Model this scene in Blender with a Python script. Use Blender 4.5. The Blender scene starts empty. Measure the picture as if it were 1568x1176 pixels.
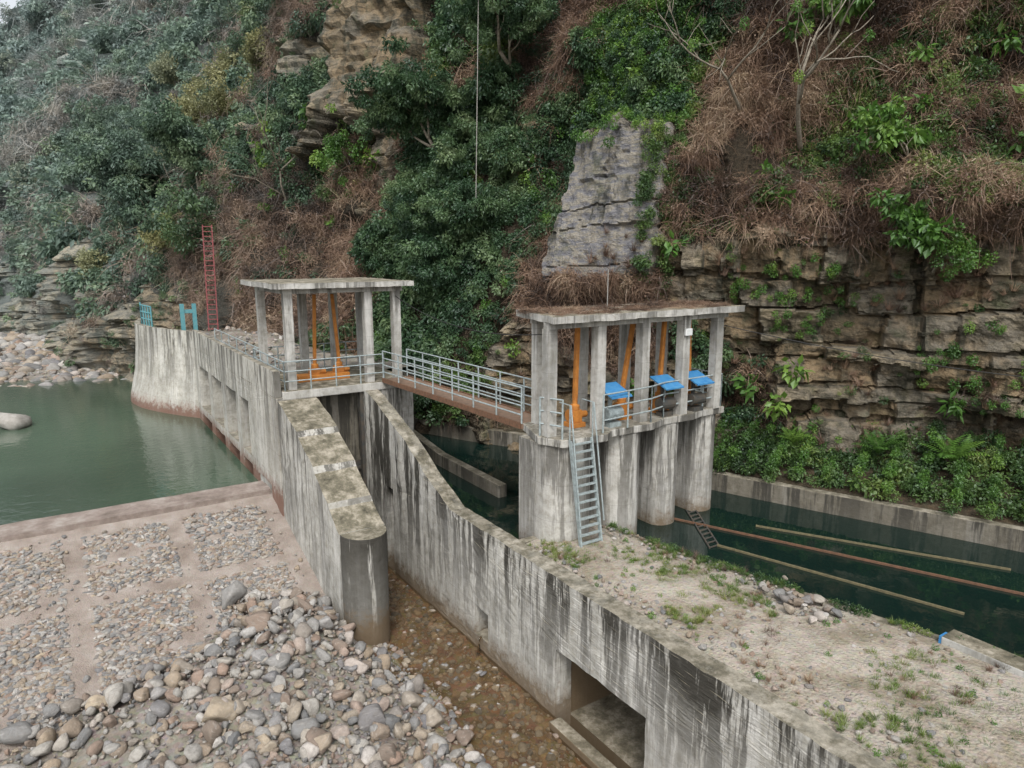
import bpy, bmesh, math, random, numpy as np
from mathutils import Vector
random.seed(7); rng=np.random.default_rng(7)
scene=bpy.context.scene
D=bpy.data
# ---------------------------------------------------------------- noise
def _h(ix,iy,iz,s=0):
    n=(ix.astype(np.int64)*374761393+iy.astype(np.int64)*668265263+iz.astype(np.int64)*1440662683+s*362437)&0xffffffff
    n=((n^(n>>13))*1274126177)&0xffffffff
    n=((n^(n>>16))*2246822519)&0xffffffff
    return ((n^(n>>15))&0xffffff)/float(0xffffff)
def vn(x,y,z=0.0,s=0):
    x,y,z=np.broadcast_arrays(np.asarray(x,float),np.asarray(y,float),np.asarray(z,float))
    xi,yi,zi=np.floor(x),np.floor(y),np.floor(z)
    fx,fy,fz=x-xi,y-yi,z-zi
    fx,fy,fz=[f*f*(3-2*f) for f in (fx,fy,fz)]
    r=0
    for a in (0,1):
        for b in (0,1):
            for c in (0,1):
                w=(fx if a else 1-fx)*(fy if b else 1-fy)*(fz if c else 1-fz)
                r=r+w*_h(xi+a,yi+b,zi+c,s)
    return r
def fbm(x,y,z=0.0,o=4,s=0):
    r=0;a=.5
    for k in range(o):
        r=r+a*(vn(np.asarray(x)*2**k,np.asarray(y)*2**k,np.asarray(z)*2**k,s+k)-.5);a*=.55
    return r
def ss(a,b,x):
    k=np.clip((np.asarray(x,float)-a)/(b-a),0,1);return k*k*(3-2*k)
# ---------------------------------------------------------------- node DSL
class NT:
    def __init__(s,name):
        s.m=D.materials.new(name);s.m.use_nodes=True;s.nt=s.m.node_tree;s.nt.nodes.clear()
    def n(s,t,props=None,**ins):
        nd=s.nt.nodes.new(t)
        for k,v in (props or {}).items(): setattr(nd,k,v)
        for k,v in ins.items():
            key=int(k[1:]) if k[0]=='i' and k[1:].isdigit() else k.replace('_',' ')
            s.set(nd.inputs[key],v)
        return nd
    def set(s,inp,v):
        if hasattr(v,'is_output'): s.nt.links.new(v,inp)
        elif v is not None:
            if isinstance(v,(tuple,list)) and len(v)==3 and inp.type=='RGBA': v=(*v,1)
            inp.default_value=v
    def obj(s): return s.n('ShaderNodeTexCoord').outputs['Object']
    def pos(s): return s.n('ShaderNodeNewGeometry').outputs['Position']
    def nrm(s): return s.n('ShaderNodeNewGeometry').outputs['Normal']
    def scl(s,v,x,y,z): return s.n('ShaderNodeVectorMath',{'operation':'MULTIPLY'},i0=v,i1=(x,y,z)).outputs[0]
    def noise(s,v,scale,detail=4,rough=.6,dist=0):
        return s.n('ShaderNodeTexNoise',None,Vector=v,Scale=scale,Detail=min(detail,5),Roughness=rough,Distortion=dist).outputs[0]
    def vor(s,v,scale,feat='F1',out='Distance'):
        return s.n('ShaderNodeTexVoronoi',{'feature':feat},Vector=v,Scale=scale).outputs[out]
    def mr(s,v,a,b,c=0,d=1):
        return s.n('ShaderNodeMapRange',None,i0=v,i1=float(a),i2=float(b),i3=float(c),i4=float(d)).outputs[0]
    def ma(s,op,a,b=0.0): return s.n('ShaderNodeMath',{'operation':op},i0=a,i1=b).outputs[0]
    def mix(s,f,a,b,bl='MIX'):
        nd=s.nt.nodes.new('ShaderNodeMix');nd.data_type='RGBA';nd.blend_type=bl
        s.set(nd.inputs[0],f);s.set(nd.inputs[6],a);s.set(nd.inputs[7],b);return nd.outputs[2]
    def ramp(s,f,stops,interp='LINEAR'):
        nd=s.nt.nodes.new('ShaderNodeValToRGB');r=nd.color_ramp;r.interpolation=interp
        while len(r.elements)>1:r.elements.remove(r.elements[-1])
        r.elements[0].position=stops[0][0];r.elements[0].color=(*stops[0][1],1)
        for p,c in stops[1:]:
            e=r.elements.new(p);e.color=(*c,1)
        s.nt.links.new(f,nd.inputs[0]);return nd.outputs[0]
    def sep(s,v):
        nd=s.n('ShaderNodeSeparateXYZ',None,i0=v);return nd.outputs
    def attr(s,name): return s.n('ShaderNodeAttribute',{'attribute_name':name}).outputs['Fac']
    def rand(s): return s.n('ShaderNodeObjectInfo').outputs['Random']
    def bump(s,h,st=.5,dist=.05): return s.n('ShaderNodeBump',None,Strength=st,Distance=dist,Height=h).outputs[0]
    def out(s,col,rough=.85,bump=None,metal=0,spec=.3,extra=None):
        b=s.n('ShaderNodeBsdfPrincipled');s.set(b.inputs['Base Color'],col);s.set(b.inputs['Roughness'],rough)
        s.set(b.inputs['Metallic'],metal);s.set(b.inputs['Specular IOR Level'],spec)
        if bump is not None:s.set(b.inputs['Normal'],bump)
        o=s.n('ShaderNodeOutputMaterial');s.nt.links.new(b.outputs[0],o.inputs[0]);return s.m
def painted_haze(N,col):
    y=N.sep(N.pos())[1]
    return N.mix(N.mr(y,18,130,0,.72),col,(.34,.42,.42))  # distance haze painted into the base colour, growing along world Y
def concrete(name,base=(.46,.45,.415),ztop=2.7,zspan=2.2,drip=.8,wet=-.3,moss=.8,rust=False,dark=.47,bloom=.7):
    N=NT(name);p=N.obj();x,y,z=N.sep(p)
    n1=N.noise(p,.7,5,.65);n2=N.noise(p,5,5,.7)
    c=N.mix(N.mr(n1,.3,.7),tuple(b*.58 for b in base),tuple(min(1,b*1.2) for b in base))
    c=N.mix(N.mr(n2,.43,.70,0,.7),c,tuple(b*.5 for b in (base[0],base[1]*.95,base[2]*.82)))
    st=N.noise(N.scl(p,2.6,2.6,.16),1.0,5,.7)
    c=N.mix(N.mr(st,.50,.68,0,bloom),c,(.60,.59,.56))
    st2=N.noise(N.scl(p,1.7,1.7,.14),1.3,5,.75)
    g=N.mr(N.ma('ADD',z,N.mr(n1,.3,.7,-.9,.9)),ztop-zspan,ztop,0,1)
    dm=N.ma('MULTIPLY',N.mr(st2,dark,dark+.07),N.ma('MULTIPLY',g,drip))
    c=N.mix(dm,c,(.045,.042,.035))
    lines=N.mr(N.ma('ABSOLUTE',N.ma('SUBTRACT',N.ma('FRACT',N.ma('MULTIPLY',z,1.05)),.5)),0,.012,1,0)
    c=N.mix(N.ma('MULTIPLY',lines,.35),c,(.1,.09,.08))
    wcol=(.15,.065,.04) if rust else (.13,.09,.05)
    w=N.mr(N.ma('ADD',z,N.mr(n2,.3,.7,-.35,.35)),wet,wet+.55,.85,0)
    c=N.mix(w,c,wcol)
    nz=N.sep(N.nrm())[2]
    top=N.ma('MULTIPLY',N.mr(nz,.55,.8),moss)
    tc=N.ramp(N.noise(p,2.2,5,.75),[(.3,(.05,.047,.034)),(.47,(.16,.145,.105)),(.60,(.32,.29,.23)),(.75,(.45,.42,.36))])
    c=N.mix(top,c,tc)
    return N.out(c,.88,N.bump(N.ma('ADD',n2,N.ma('MULTIPLY',st,.5)),.6,.05))
M={}
M['L1']=concrete('weathered_concrete_wall',ztop=2.8,zspan=3.4,drip=1.0,wet=-.55,dark=.47)
M['P1']=concrete('pier_concrete',ztop=5,zspan=7,drip=.85,wet=-.4,moss=1,dark=.48)
M['NOSE']=concrete('pier_nose_concrete',ztop=2.6,zspan=8,drip=1,wet=-.1,moss=1,dark=.36)
M['LW']=concrete('intake_concrete',base=(.48,.465,.42),ztop=6.3,zspan=4,drip=.85,wet=1.8,rust=True,dark=.48)
M['GH']=concrete('gatehouse_concrete',base=(.45,.44,.41),ztop=5.6,zspan=5,drip=.85,wet=2.3,moss=.6,dark=.465)
M['COL']=concrete('column_concrete',base=(.43,.425,.40),ztop=9,zspan=3,drip=.65,wet=-5,moss=1,dark=.49)
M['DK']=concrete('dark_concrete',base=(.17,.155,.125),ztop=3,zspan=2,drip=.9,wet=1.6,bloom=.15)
def simple(name,c1,c2,scale=8,rough=.6,metal=0,bs=.3):
    N=NT(name);p=N.obj();n=N.noise(p,scale,4,.7)
    return N.out(N.mix(N.mr(n,.35,.7),c1,c2),rough,N.bump(n,bs,.02),metal)
M['orange']=simple('orange_paint',(.50,.20,.04),(.28,.11,.03),5,.6)
M['blue']=simple('blue_sheet',(.03,.17,.40),(.08,.26,.46),5,.5)
M['galv']=simple('galvanised_rail',(.40,.47,.48),(.22,.25,.25),9,.5,.2)
M['teal']=simple('teal_paint',(.08,.26,.30),(.14,.30,.32),7,.6)
M['red']=simple('red_paint',(.28,.075,.08),(.16,.06,.06),7,.7)
M['rust']=simple('rusty_steel',(.17,.09,.055),(.09,.055,.035),9,.8)
M['yellow']=simple('weathered_timber',(.17,.145,.08),(.09,.08,.05),9,.8)
M['steel']=simple('dark_steel',(.05,.055,.055),(.10,.08,.06),5,.6)
M['cable']=simple('black_cable',(.02,.02,.02),(.03,.03,.03),5,.6)
M['pale']=simple('pale_cable',(.32,.30,.28),(.2,.2,.18),5,.6)
M['white']=simple('white_enamel',(.7,.72,.72),(.55,.56,.55),8,.5)
M['bark']=simple('pale_bark',(.30,.27,.22),(.14,.12,.09),12,.9)
M['bridge']=simple('bridge_deck',(.26,.17,.12),(.16,.12,.09),6,.85)
# cliff
N=NT('layered_cliff');p=N.pos();x,y,z=N.sep(p)
rk=N.attr('rock');tn=N.attr('tone');gr=N.attr('grey')
n1=N.noise(p,.45,5,.7);n2=N.noise(N.scl(p,1,1,3.5),1.3,5,.72);n3=N.noise(p,9,5,.75)
rc=N.ramp(N.ma('ADD',N.ma('MULTIPLY',tn,.45),N.ma('MULTIPLY',n1,.66)),[(.2,(.05,.043,.032)),(.36,(.14,.112,.075)),(.5,(.29,.215,.13)),(.62,(.19,.172,.14)),(.76,(.38,.31,.205)),(.9,(.22,.21,.19))])
rc=N.mix(N.mr(n2,.47,.63,0,.87),rc,(.052,.046,.034))
rc=N.mix(N.mr(n3,.5,.75,0,.32),rc,(.40,.345,.255))
rc=N.mix(gr,rc,N.ramp(n2,[(.3,(.11,.11,.12)),(.44,(.21,.21,.225)),(.56,(.33,.30,.24)),(.64,(.23,.23,.245)),(.75,(.10,.095,.09))]))
stn=N.noise(N.scl(p,1,1,.12),1.1,5,.7)
rc=N.mix(N.mr(stn,.50,.62,0,.78),rc,(.040,.042,.030))
mo=N.noise(p,.9,4,.65)
rc=N.mix(N.mr(mo,.56,.68,0,.5),rc,(.075,.09,.04))
sc=N.ramp(n3,[(.3,(.015,.013,.009)),(.5,(.045,.036,.025)),(.7,(.095,.072,.05))])
f=N.mr(N.ma('ADD',rk,N.mr(n3,.3,.7,-.3,.3)),.4,.6)
c=painted_haze(N,N.mix(f,sc,rc))
bh=N.ma('ADD',N.ma('MULTIPLY',n2,1.2),N.ma('MULTIPLY',n3,.9))
M['cliff']=N.out(c,.92,N.bump(bh,1.0,.16),spec=.15)
def leafmat(name,stops,hz=True,tr=.3):
    N=NT(name);r=N.rand();p=N.pos()
    n=N.noise(p,.35,2,.6)
    f=N.ma('ADD',N.ma('MULTIPLY',r,.58),N.mr(n,.3,.7,-.2,.58))
    c=N.ramp(f,stops)
    if hz:c=painted_haze(N,c)
    d=N.n('ShaderNodeBsdfDiffuse');N.set(d.inputs[0],c)
    t=N.n('ShaderNodeBsdfTranslucent');N.set(t.inputs[0],c)
    m=N.n('ShaderNodeMixShader',None,i0=tr,i1=d.outputs[0],i2=t.outputs[0])
    g=N.n('ShaderNodeBsdfGlossy');g.inputs['Roughness'].default_value=.45;g.inputs[0].default_value=(.8,.85,.9,1)
    m2=N.n('ShaderNodeMixShader',None,i0=.035,i1=m.outputs[0],i2=g.outputs[0])
    o=N.n('ShaderNodeOutputMaterial');N.nt.links.new(m2.outputs[0],o.inputs[0]);return N.m
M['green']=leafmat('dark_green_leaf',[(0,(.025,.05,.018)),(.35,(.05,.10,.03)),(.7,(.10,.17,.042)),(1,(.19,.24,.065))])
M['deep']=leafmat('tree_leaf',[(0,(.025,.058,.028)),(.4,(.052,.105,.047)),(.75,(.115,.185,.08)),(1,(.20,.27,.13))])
M['bright']=leafmat('bright_leaf',[(0,(.045,.10,.02)),(.5,(.09,.20,.035)),(1,(.21,.32,.06))],False,.35)
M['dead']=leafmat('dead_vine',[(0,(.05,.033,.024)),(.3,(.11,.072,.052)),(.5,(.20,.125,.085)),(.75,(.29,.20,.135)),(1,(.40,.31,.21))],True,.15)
M['grass']=leafmat('grass_blade',[(0,(.06,.10,.025)),(.5,(.13,.20,.04)),(1,(.26,.28,.09))],False,.3)
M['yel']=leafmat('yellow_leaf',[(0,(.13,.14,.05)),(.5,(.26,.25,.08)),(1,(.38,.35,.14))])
# stone
N=NT('river_stone');r=N.rand();p=N.obj();n=N.noise(p,2.5,4,.7);n2=N.noise(N.scl(p,1,1,5),1.5,3,.6)
c=N.ramp(r,[(0,(.14,.145,.15)),(.18,(.27,.265,.255)),(.34,(.38,.36,.325)),(.46,(.32,.255,.185)),(.56,(.20,.16,.13)),(.66,(.31,.22,.17)),(.76,(.50,.48,.45)),(.86,(.16,.16,.17)),(1,(.40,.33,.24))])
c=N.mix(N.mr(n,.35,.7,0,.5),c,(.13,.115,.095));c=N.mix(N.mr(n2,.55,.7,0,.32),c,(.50,.48,.45))
M['stone']=N.out(c,.85,N.bump(n,.5,.08),spec=.25)
def ground(name,stops,scale=1.2,bs=.7,vor=9,vs=.5):
    N=NT(name);p=N.pos();n=N.noise(p,scale,5,.7);v=N.vor(p,vor);cv=N.vor(p,vor,out='Color')
    c=N.ramp(n,stops);c=N.mix(vs*.6,c,N.mix(.75,cv,(.3,.27,.23)),'OVERLAY')
    h=N.ma('ADD',N.ma('MULTIPLY',N.mr(v,0,.6,1,0),.7),N.ma('MULTIPLY',N.noise(p,14,4,.7),.7))
    return N.out(c,.93,N.bump(h,bs,.05),spec=.2)
M['gravel']=ground('gravel_ground',[(.3,(.14,.125,.105)),(.5,(.23,.21,.18)),(.7,(.33,.31,.28))])
M['bed']=ground('stream_bed',[(.3,(.10,.07,.045)),(.5,(.22,.165,.11)),(.7,(.36,.29,.215))],1.5,.8,6,.9)
M['dirt']=ground('sandy_dirt',[(.25,(.15,.14,.09)),(.40,(.25,.22,.17)),(.55,(.38,.345,.295)),(.75,(.30,.28,.23))],.8,.6,16,.35)
M['mortar']=ground('apron_mortar',[(.3,(.19,.155,.13)),(.5,(.28,.24,.21)),(.7,(.36,.325,.295))],1.0,.4,26,.2)
M['cap']=ground('weir_cap_concrete',[(.3,(.14,.115,.095)),(.5,(.25,.205,.18)),(.7,(.38,.345,.31))],1.3,.3,30,.1)
M['soil']=ground('bank_soil',[(.3,(.025,.021,.014)),(.5,(.06,.048,.032)),(.7,(.11,.085,.055))],2,.6,8,.4)
def water(name,col,rough,sc,bs,tr=None):
    N=NT(name);p=N.pos();n=N.noise(p,sc,3,.55,.4)
    bn=N.bump(n,bs,.05)
    if tr is None:
        nc=N.noise(p,.12,3,.5)
        c=N.mix(N.mr(nc,.35,.65),col,tuple(q*1.6 for q in col))
        return N.out(c,rough,bn,0,.5)
    g=N.n('ShaderNodeBsdfGlossy');g.inputs['Roughness'].default_value=rough;N.set(g.inputs['Normal'],bn)
    t=N.n('ShaderNodeBsdfTransparent');t.inputs[0].default_value=(*tr,1)
    d=N.n('ShaderNodeBsdfDiffuse');d.inputs[0].default_value=(*col,1)
    m0=N.n('ShaderNodeMixShader',None,i0=.10,i1=t.outputs[0],i2=d.outputs[0])
    fr=N.n('ShaderNodeFresnel');fr.inputs[0].default_value=1.33;N.set(fr.inputs[1],bn)
    m=N.n('ShaderNodeMixShader',None,i0=fr.outputs[0],i1=m0.outputs[0],i2=g.outputs[0])
    o=N.n('ShaderNodeOutputMaterial');N.nt.links.new(m.outputs[0],o.inputs[0]);return N.m
M['pond']=water('river_water_green',(.046,.068,.047),.06,3.0,.3)
M['canal']=water('canal_water_teal',(.004,.011,.009),.03,1.6,.12)
M['stream']=water('stream_water_brown',(.18,.14,.10),.05,5,.35,(.88,.80,.67))
# ---------------------------------------------------------------- mesh helpers
class MB:
    def __init__(s): s.v=[];s.f=[]
    def add(s,v,f):
        o=len(s.v);s.v+=[tuple(q) for q in v];s.f+=[[i+o for i in g] for g in f];return s
    def box(s,x0,x1,y0,y1,z0,z1):
        return s.add([(x0,y0,z0),(x1,y0,z0),(x1,y1,z0),(x0,y1,z0),(x0,y0,z1),(x1,y0,z1),(x1,y1,z1),(x0,y1,z1)],
          [(0,3,2,1),(4,5,6,7),(0,1,5,4),(1,2,6,5),(2,3,7,6),(3,0,4,7)])
    def prism(s,poly,z0,z1):
        n=len(poly);v=[(a,b,z0) for a,b in poly]+[(a,b,z1) for a,b in poly]
        return s.add(v,[list(range(n))[::-1],list(range(n,2*n))]+[(i,(i+1)%n,n+(i+1)%n,n+i) for i in range(n)])
    def prism_x(s,poly,x0,x1):
        n=len(poly);v=[(x0,a,b) for a,b in poly]+[(x1,a,b) for a,b in poly]
        return s.add(v,[list(range(n))[::-1],list(range(n,2*n))]+[(i,(i+1)%n,n+(i+1)%n,n+i) for i in range(n)])
    def tube(s,pts,rs,n=8):
        pts=[Vector(q) for q in pts]
        if not hasattr(rs,'__len__'): rs=[rs]*len(pts)
        o=len(s.v)
        for i,p in enumerate(pts):
            d=(pts[min(i+1,len(pts)-1)]-pts[max(i-1,0)]).normalized()
            a=d.cross(Vector((0,0,1)) if abs(d.z)<.9 else Vector((1,0,0))).normalized();b=d.cross(a)
            for k in range(n):
                t=2*math.pi*k/n;s.v.append(tuple(p+(a*math.cos(t)+b*math.sin(t))*rs[i]))
        for i in range(len(pts)-1):
            for k in range(n):
                s.f.append([o+i*n+k,o+i*n+(k+1)%n,o+(i+1)*n+(k+1)%n,o+(i+1)*n+k])
        s.f.append([o+k for k in range(n)][::-1]);s.f.append([o+(len(pts)-1)*n+k for k in range(n)])
        return s
    def beam(s,p0,p1,w,h):
        p0=Vector(p0);p1=Vector(p1);d=(p1-p0).normalized()
        a=d.cross(Vector((0,0,1)) if abs(d.z)<.9 else Vector((0,1,0))).normalized();b=a.cross(d)
        v=[p+a*i*w/2+b*j*h/2 for p in (p0,p1) for i,j in ((-1,-1),(1,-1),(1,1),(-1,1))]
        return s.add(v,[(0,1,2,3),(7,6,5,4),(0,4,5,1),(1,5,6,2),(2,6,7,3),(3,7,4,0)])
def mk(name,mb,mat,parent=None,bevel=0,smooth=False,recalc=True):
    v,f=(mb.v,mb.f) if isinstance(mb,MB) else mb
    me=D.meshes.new(name);me.from_pydata(v,[],f);me.update()
    if recalc:
        b=bmesh.new();b.from_mesh(me);bmesh.ops.recalc_face_normals(b,faces=b.faces);b.to_mesh(me);b.free()
    if mat:me.materials.append(mat)
    if smooth:me.polygons.foreach_set('use_smooth',[True]*len(me.polygons))
    o=D.objects.new(name,me);scene.collection.objects.link(o)
    if parent:o.parent=parent
    if bevel:
        m=o.modifiers.new('bevel','BEVEL');m.width=bevel;m.segments=2;m.limit_method='ANGLE'
    return o
def empty(name):
    o=D.objects.new(name,None);scene.collection.objects.link(o);return o
def cut(o,boxes):
    for b in boxes:
        c=mk('cut',MB().box(*b),None)
        m=o.modifiers.new('b','BOOLEAN');m.operation='DIFFERENCE';m.object=c;m.solver='EXACT'
        bpy.context.view_layer.update()
        dg=bpy.context.evaluated_depsgraph_get()
        me=D.meshes.new_from_object(o.evaluated_get(dg))
        o.modifiers.clear();o.data=me;D.objects.remove(c)
    return o
def rough(o,seg,amp):
    b=bmesh.new();b.from_mesh(o.data)
    bmesh.ops.triangulate(b,faces=[f for f in b.faces if len(f.verts)>4])
    for it in range(7):
        es=[e for e in b.edges if e.calc_length()>seg*1.5]
        if not es:break
        bmesh.ops.subdivide_edges(b,edges=es,cuts=1,use_grid_fill=True)
    co=np.array([v.co[:] for v in b.verts])
    dx=amp*fbm(co[:,0]*3,co[:,1]*3,co[:,2]*3,3,1);dy=amp*fbm(co[:,0]*3,co[:,1]*3,co[:,2]*3,3,5);dz=amp*fbm(co[:,0]*3,co[:,1]*3,co[:,2]*3,3,9)
    for i,v in enumerate(b.verts): v.co+=Vector((dx[i]*2,dy[i]*2,dz[i]*2))
    b.to_mesh(o.data);b.free();return o
def grid(name,X,Y,Z,mat,attrs=None,smooth=True):
    ny,nx=X.shape
    v=np.stack([X.ravel(),Y.ravel(),Z.ravel()],1)
    i=np.arange(ny*nx).reshape(ny,nx)
    f=np.stack([i[:-1,:-1].ravel(),i[:-1,1:].ravel(),i[1:,1:].ravel(),i[1:,:-1].ravel()],1)
    me=D.meshes.new(name);me.vertices.add(len(v));me.vertices.foreach_set('co',v.ravel())
    me.loops.add(f.size);me.loops.foreach_set('vertex_index',f.ravel().astype(np.int32))
    me.polygons.add(len(f));me.polygons.foreach_set('loop_start',np.arange(0,f.size,4).astype(np.int32))
    me.polygons.foreach_set('loop_total',np.full(len(f),4,np.int32))
    me.update(calc_edges=True);me.validate()
    me.polygons.foreach_set('use_smooth',[bool(smooth)]*len(me.polygons))
    for k,a in (attrs or {}).items():
        at=me.attributes.new(k,'FLOAT','POINT');at.data.foreach_set('value',a.ravel().astype(np.float32))
    me.materials.append(mat)
    o=D.objects.new(name,me);scene.collection.objects.link(o);return o
def instancer(name,pts,rots,scl,idx,coll,parent=None):
    pts=np.asarray(pts,float).reshape(-1,3);n=len(pts)
    me=D.meshes.new(name);me.vertices.add(n);me.vertices.foreach_set('co',pts.ravel())
    scl=np.asarray(scl,float)
    if scl.ndim==1:scl=np.repeat(scl[:,None],3,1)
    for k,a in (('rot',np.asarray(rots,float)),('scl',scl)):
        at=me.attributes.new(k,'FLOAT_VECTOR','POINT');at.data.foreach_set('vector',a.ravel().astype(np.float32))
    at=me.attributes.new('idx','INT','POINT');at.data.foreach_set('value',np.asarray(idx).astype(np.int32))
    o=D.objects.new(name,me);scene.collection.objects.link(o)
    g=D.node_groups.new(name+'_scatter','GeometryNodeTree')
    g.interface.new_socket('Geometry',in_out='INPUT',socket_type='NodeSocketGeometry')
    g.interface.new_socket('Geometry',in_out='OUTPUT',socket_type='NodeSocketGeometry')
    a=g.nodes.new('NodeGroupInput');b=g.nodes.new('NodeGroupOutput');ip=g.nodes.new('GeometryNodeInstanceOnPoints')
    ci=g.nodes.new('GeometryNodeCollectionInfo');ci.inputs['Collection'].default_value=coll
    ci.inputs['Separate Children'].default_value=True;ci.inputs['Reset Children'].default_value=True
    def na(nm,t):
        q=g.nodes.new('GeometryNodeInputNamedAttribute');q.data_type=t;q.inputs['Name'].default_value=nm;return q.outputs['Attribute']
    er=g.nodes.new('FunctionNodeEulerToRotation')
    L=g.links.new
    L(a.outputs[0],ip.inputs['Points']);L(ci.outputs[0],ip.inputs['Instance']);ip.inputs['Pick Instance'].default_value=True
    L(na('idx','INT'),ip.inputs['Instance Index']);L(na('rot','FLOAT_VECTOR'),er.inputs[0]);L(er.outputs[0],ip.inputs['Rotation'])
    L(na('scl','FLOAT_VECTOR'),ip.inputs['Scale']);L(ip.outputs[0],b.inputs[0])
    m=o.modifiers.new('scatter','NODES');m.node_group=g
    if parent:o.parent=parent
    return o
def coll(name,meshes,mat,smooth=False):
    c=D.collections.new(name)
    for i,(v,f) in enumerate(meshes):
        me=D.meshes.new(name);me.from_pydata([tuple(q) for q in v],[],[tuple(q) for q in f]);me.materials.append(mat)
        if smooth:me.polygons.foreach_set('use_smooth',[True]*len(me.polygons))
        c.objects.link(D.objects.new('%s_%02d'%(name,i),me))
    return c
# ---------------------------------------------------------------- plant clumps
def unit(a): return a/np.maximum(np.linalg.norm(a,axis=1,keepdims=True),1e-6)
def leaves(n,R,L,W,flat=.75,droop=.3,shell=.5):
    d=unit(rng.normal(size=(n,3)));rad=R*(shell+(1-shell)*rng.random(n))*(.75+.5*rng.random(n))
    c=d*rad[:,None]*np.array([1,1,flat])
    ld=unit(d*.6+rng.normal(size=(n,3))*.55+np.array([0,0,-droop]))
    sd=unit(np.cross(ld,rng.normal(size=(n,3))*.5+np.array([0,0,1.0])))
    nn=np.cross(sd,ld)
    l=(L*(.6+.8*rng.random(n)))[:,None];w=(W*(.6+.8*rng.random(n)))[:,None]
    a=c;b=c+ld*l*.45+sd*w;t=c+ld*l-nn*l*.12;e=c+ld*l*.45-sd*w
    v=np.stack([a,b,t,e],1).reshape(-1,3);f=np.arange(4*n).reshape(n,4);return v,f
def twigs(n,R,L,w,down=.6,leafn=80,leafs=.07,up=.4):
    V=[];F=[]
    for i in range(n):
        p=rng.normal(size=3)*R*np.array([.5,.5,.35]);d=rng.normal(size=3)*.6+np.array([0,0,.35 if rng.random()<up else -.4])
        d/=np.linalg.norm(d);l=L*(.4+rng.random());s=np.cross(d,rng.normal(size=3));s/=np.linalg.norm(s);ww=w*(.5+rng.random())
        o=len(V)
        for k in range(4):
            V.append(p+s*ww*(1-k*.22));V.append(p-s*ww*(1-k*.22))
            p=p+d*l/3;d=d+np.array([0,0,-down*.5])+rng.normal(size=3)*.2;d/=np.linalg.norm(d)
        for k in range(3):F.append([o+2*k,o+2*k+1,o+2*k+3,o+2*k+2])
    if leafn:
        lv,lf=leaves(leafn,R,leafs,leafs*.3,.8,.5,.2);F+= (lf+len(V)).tolist();V+=list(lv)
    return V,F
def grassm(n,R,L,w):
    V=[];F=[]
    for i in range(n):
        a=rng.random()*6.28;p=np.array([math.cos(a),math.sin(a),0])*R*rng.random();d=np.array([math.cos(a)*.5,math.sin(a)*.5,1])+rng.normal(size=3)*.25
        d/=np.linalg.norm(d);s=np.cross(d,[0,0,1.])+rng.normal(size=3)*.1;s/=np.linalg.norm(s);l=L*(.4+rng.random()*.8);o=len(V)
        V+=[p-s*w,p+s*w,p+d*l*.55+s*w*.7,p+d*l*.55-s*w*.7,p+d*l+np.array([d[0],d[1],-.3])*l*.3]
        F+=[[o,o+1,o+2,o+3],[o+3,o+2,o+4]]
    return V,F
def fern(nf,L):
    V=[];F=[]
    for i in range(nf):
        a=6.28*i/nf+rng.random()*.5;el=.7+.5*rng.random();p=np.zeros(3);d=np.array([math.cos(a)*math.cos(el),math.sin(a)*math.cos(el),math.sin(el)])
        for k in range(14):
            side=np.array([-math.sin(a),math.cos(a),0]);ll=L*.28*math.sin(math.pi*(k+1.5)/16)
            for sg in(-1,1):
                o=len(V);tip=p+side*sg*ll+d*ll*.35-np.array([0,0,ll*.2]);V+=[p,p+d*L*.05+side*sg*ll*.5,tip,p-d*L*.01+side*sg*ll*.5];F.append([o,o+1,o+2,o+3])
            p=p+d*L/14;d=d+np.array([0,0,-.09]);d/=np.linalg.norm(d)
    return V,F
C={}
C['green']=coll('leaf_clump',[leaves(170,.55,.17,.05) for _ in range(4)]+[leaves(120,.55,.24,.065,.8,.6) for _ in range(2)],M['green'])
C['deep']=coll('tree_leaf_clump',[leaves(190,.6,.23,.055,.65,.7,.6) for _ in range(5)],M['deep'])
C['vine']=coll('vine_leaf_clump',[leaves(130,.4,.14,.055,1.2,.8) for _ in range(4)],M['bright'])
C['broad']=coll('broad_leaf_clump',[leaves(45,.4,.38,.09,.7,.5,.5) for _ in range(4)],M['bright'])
C['dead']=coll('dead_twig_clump',[twigs(75,.6,.9,.012,.6,110,.12) for _ in range(4)]+[twigs(60,.5,1.6,.012,1.1,40,.13,.15) for _ in range(3)],M['dead'])
C['grass']=coll('grass_tuft',[grassm(45,.12,.28,.008) for _ in range(4)],M['grass'])
C['dgrass']=coll('dry_grass_tuft',[grassm(50,.15,.7,.012) for _ in range(3)],M['dead'])
C['fern']=coll('fern_frond_clump',[fern(11,1.0) for _ in range(3)],M['bright'])
C['yel']=coll('yellow_leaf_clump',[leaves(180,.6,.18,.055) for _ in range(3)],M['yel'])
def stonemesh(k,sub=2):
    b=bmesh.new();bmesh.ops.create_icosphere(b,subdivisions=sub,radius=1)
    v=np.array([q.co[:] for q in b.verts]);f=[[q.index for q in g.verts] for g in b.faces];b.free()
    d=v.copy()
    for j in range(10):
        n=rng.normal(size=3);n/=np.linalg.norm(n);t=.52+.3*rng.random();q=v@n;v=v-np.outer(np.maximum(q-t,0)*.9,n)
    v*=(1+.32*fbm(d[:,0]*1.3+k*9,d[:,1]*1.3,d[:,2]*1.3,3)[:,None])
    v*=np.array([1.1,.75+.3*rng.random(),.55+.35*rng.random()]);return v,f
C['stone']=coll('stone_shape',[stonemesh(k,3 if k<5 else 2) for k in range(12)],M['stone'],True)
def rotz(n,tilt=.3): return np.stack([rng.normal(size=n)*tilt,rng.normal(size=n)*tilt,rng.random(n)*6.283],1)
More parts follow.
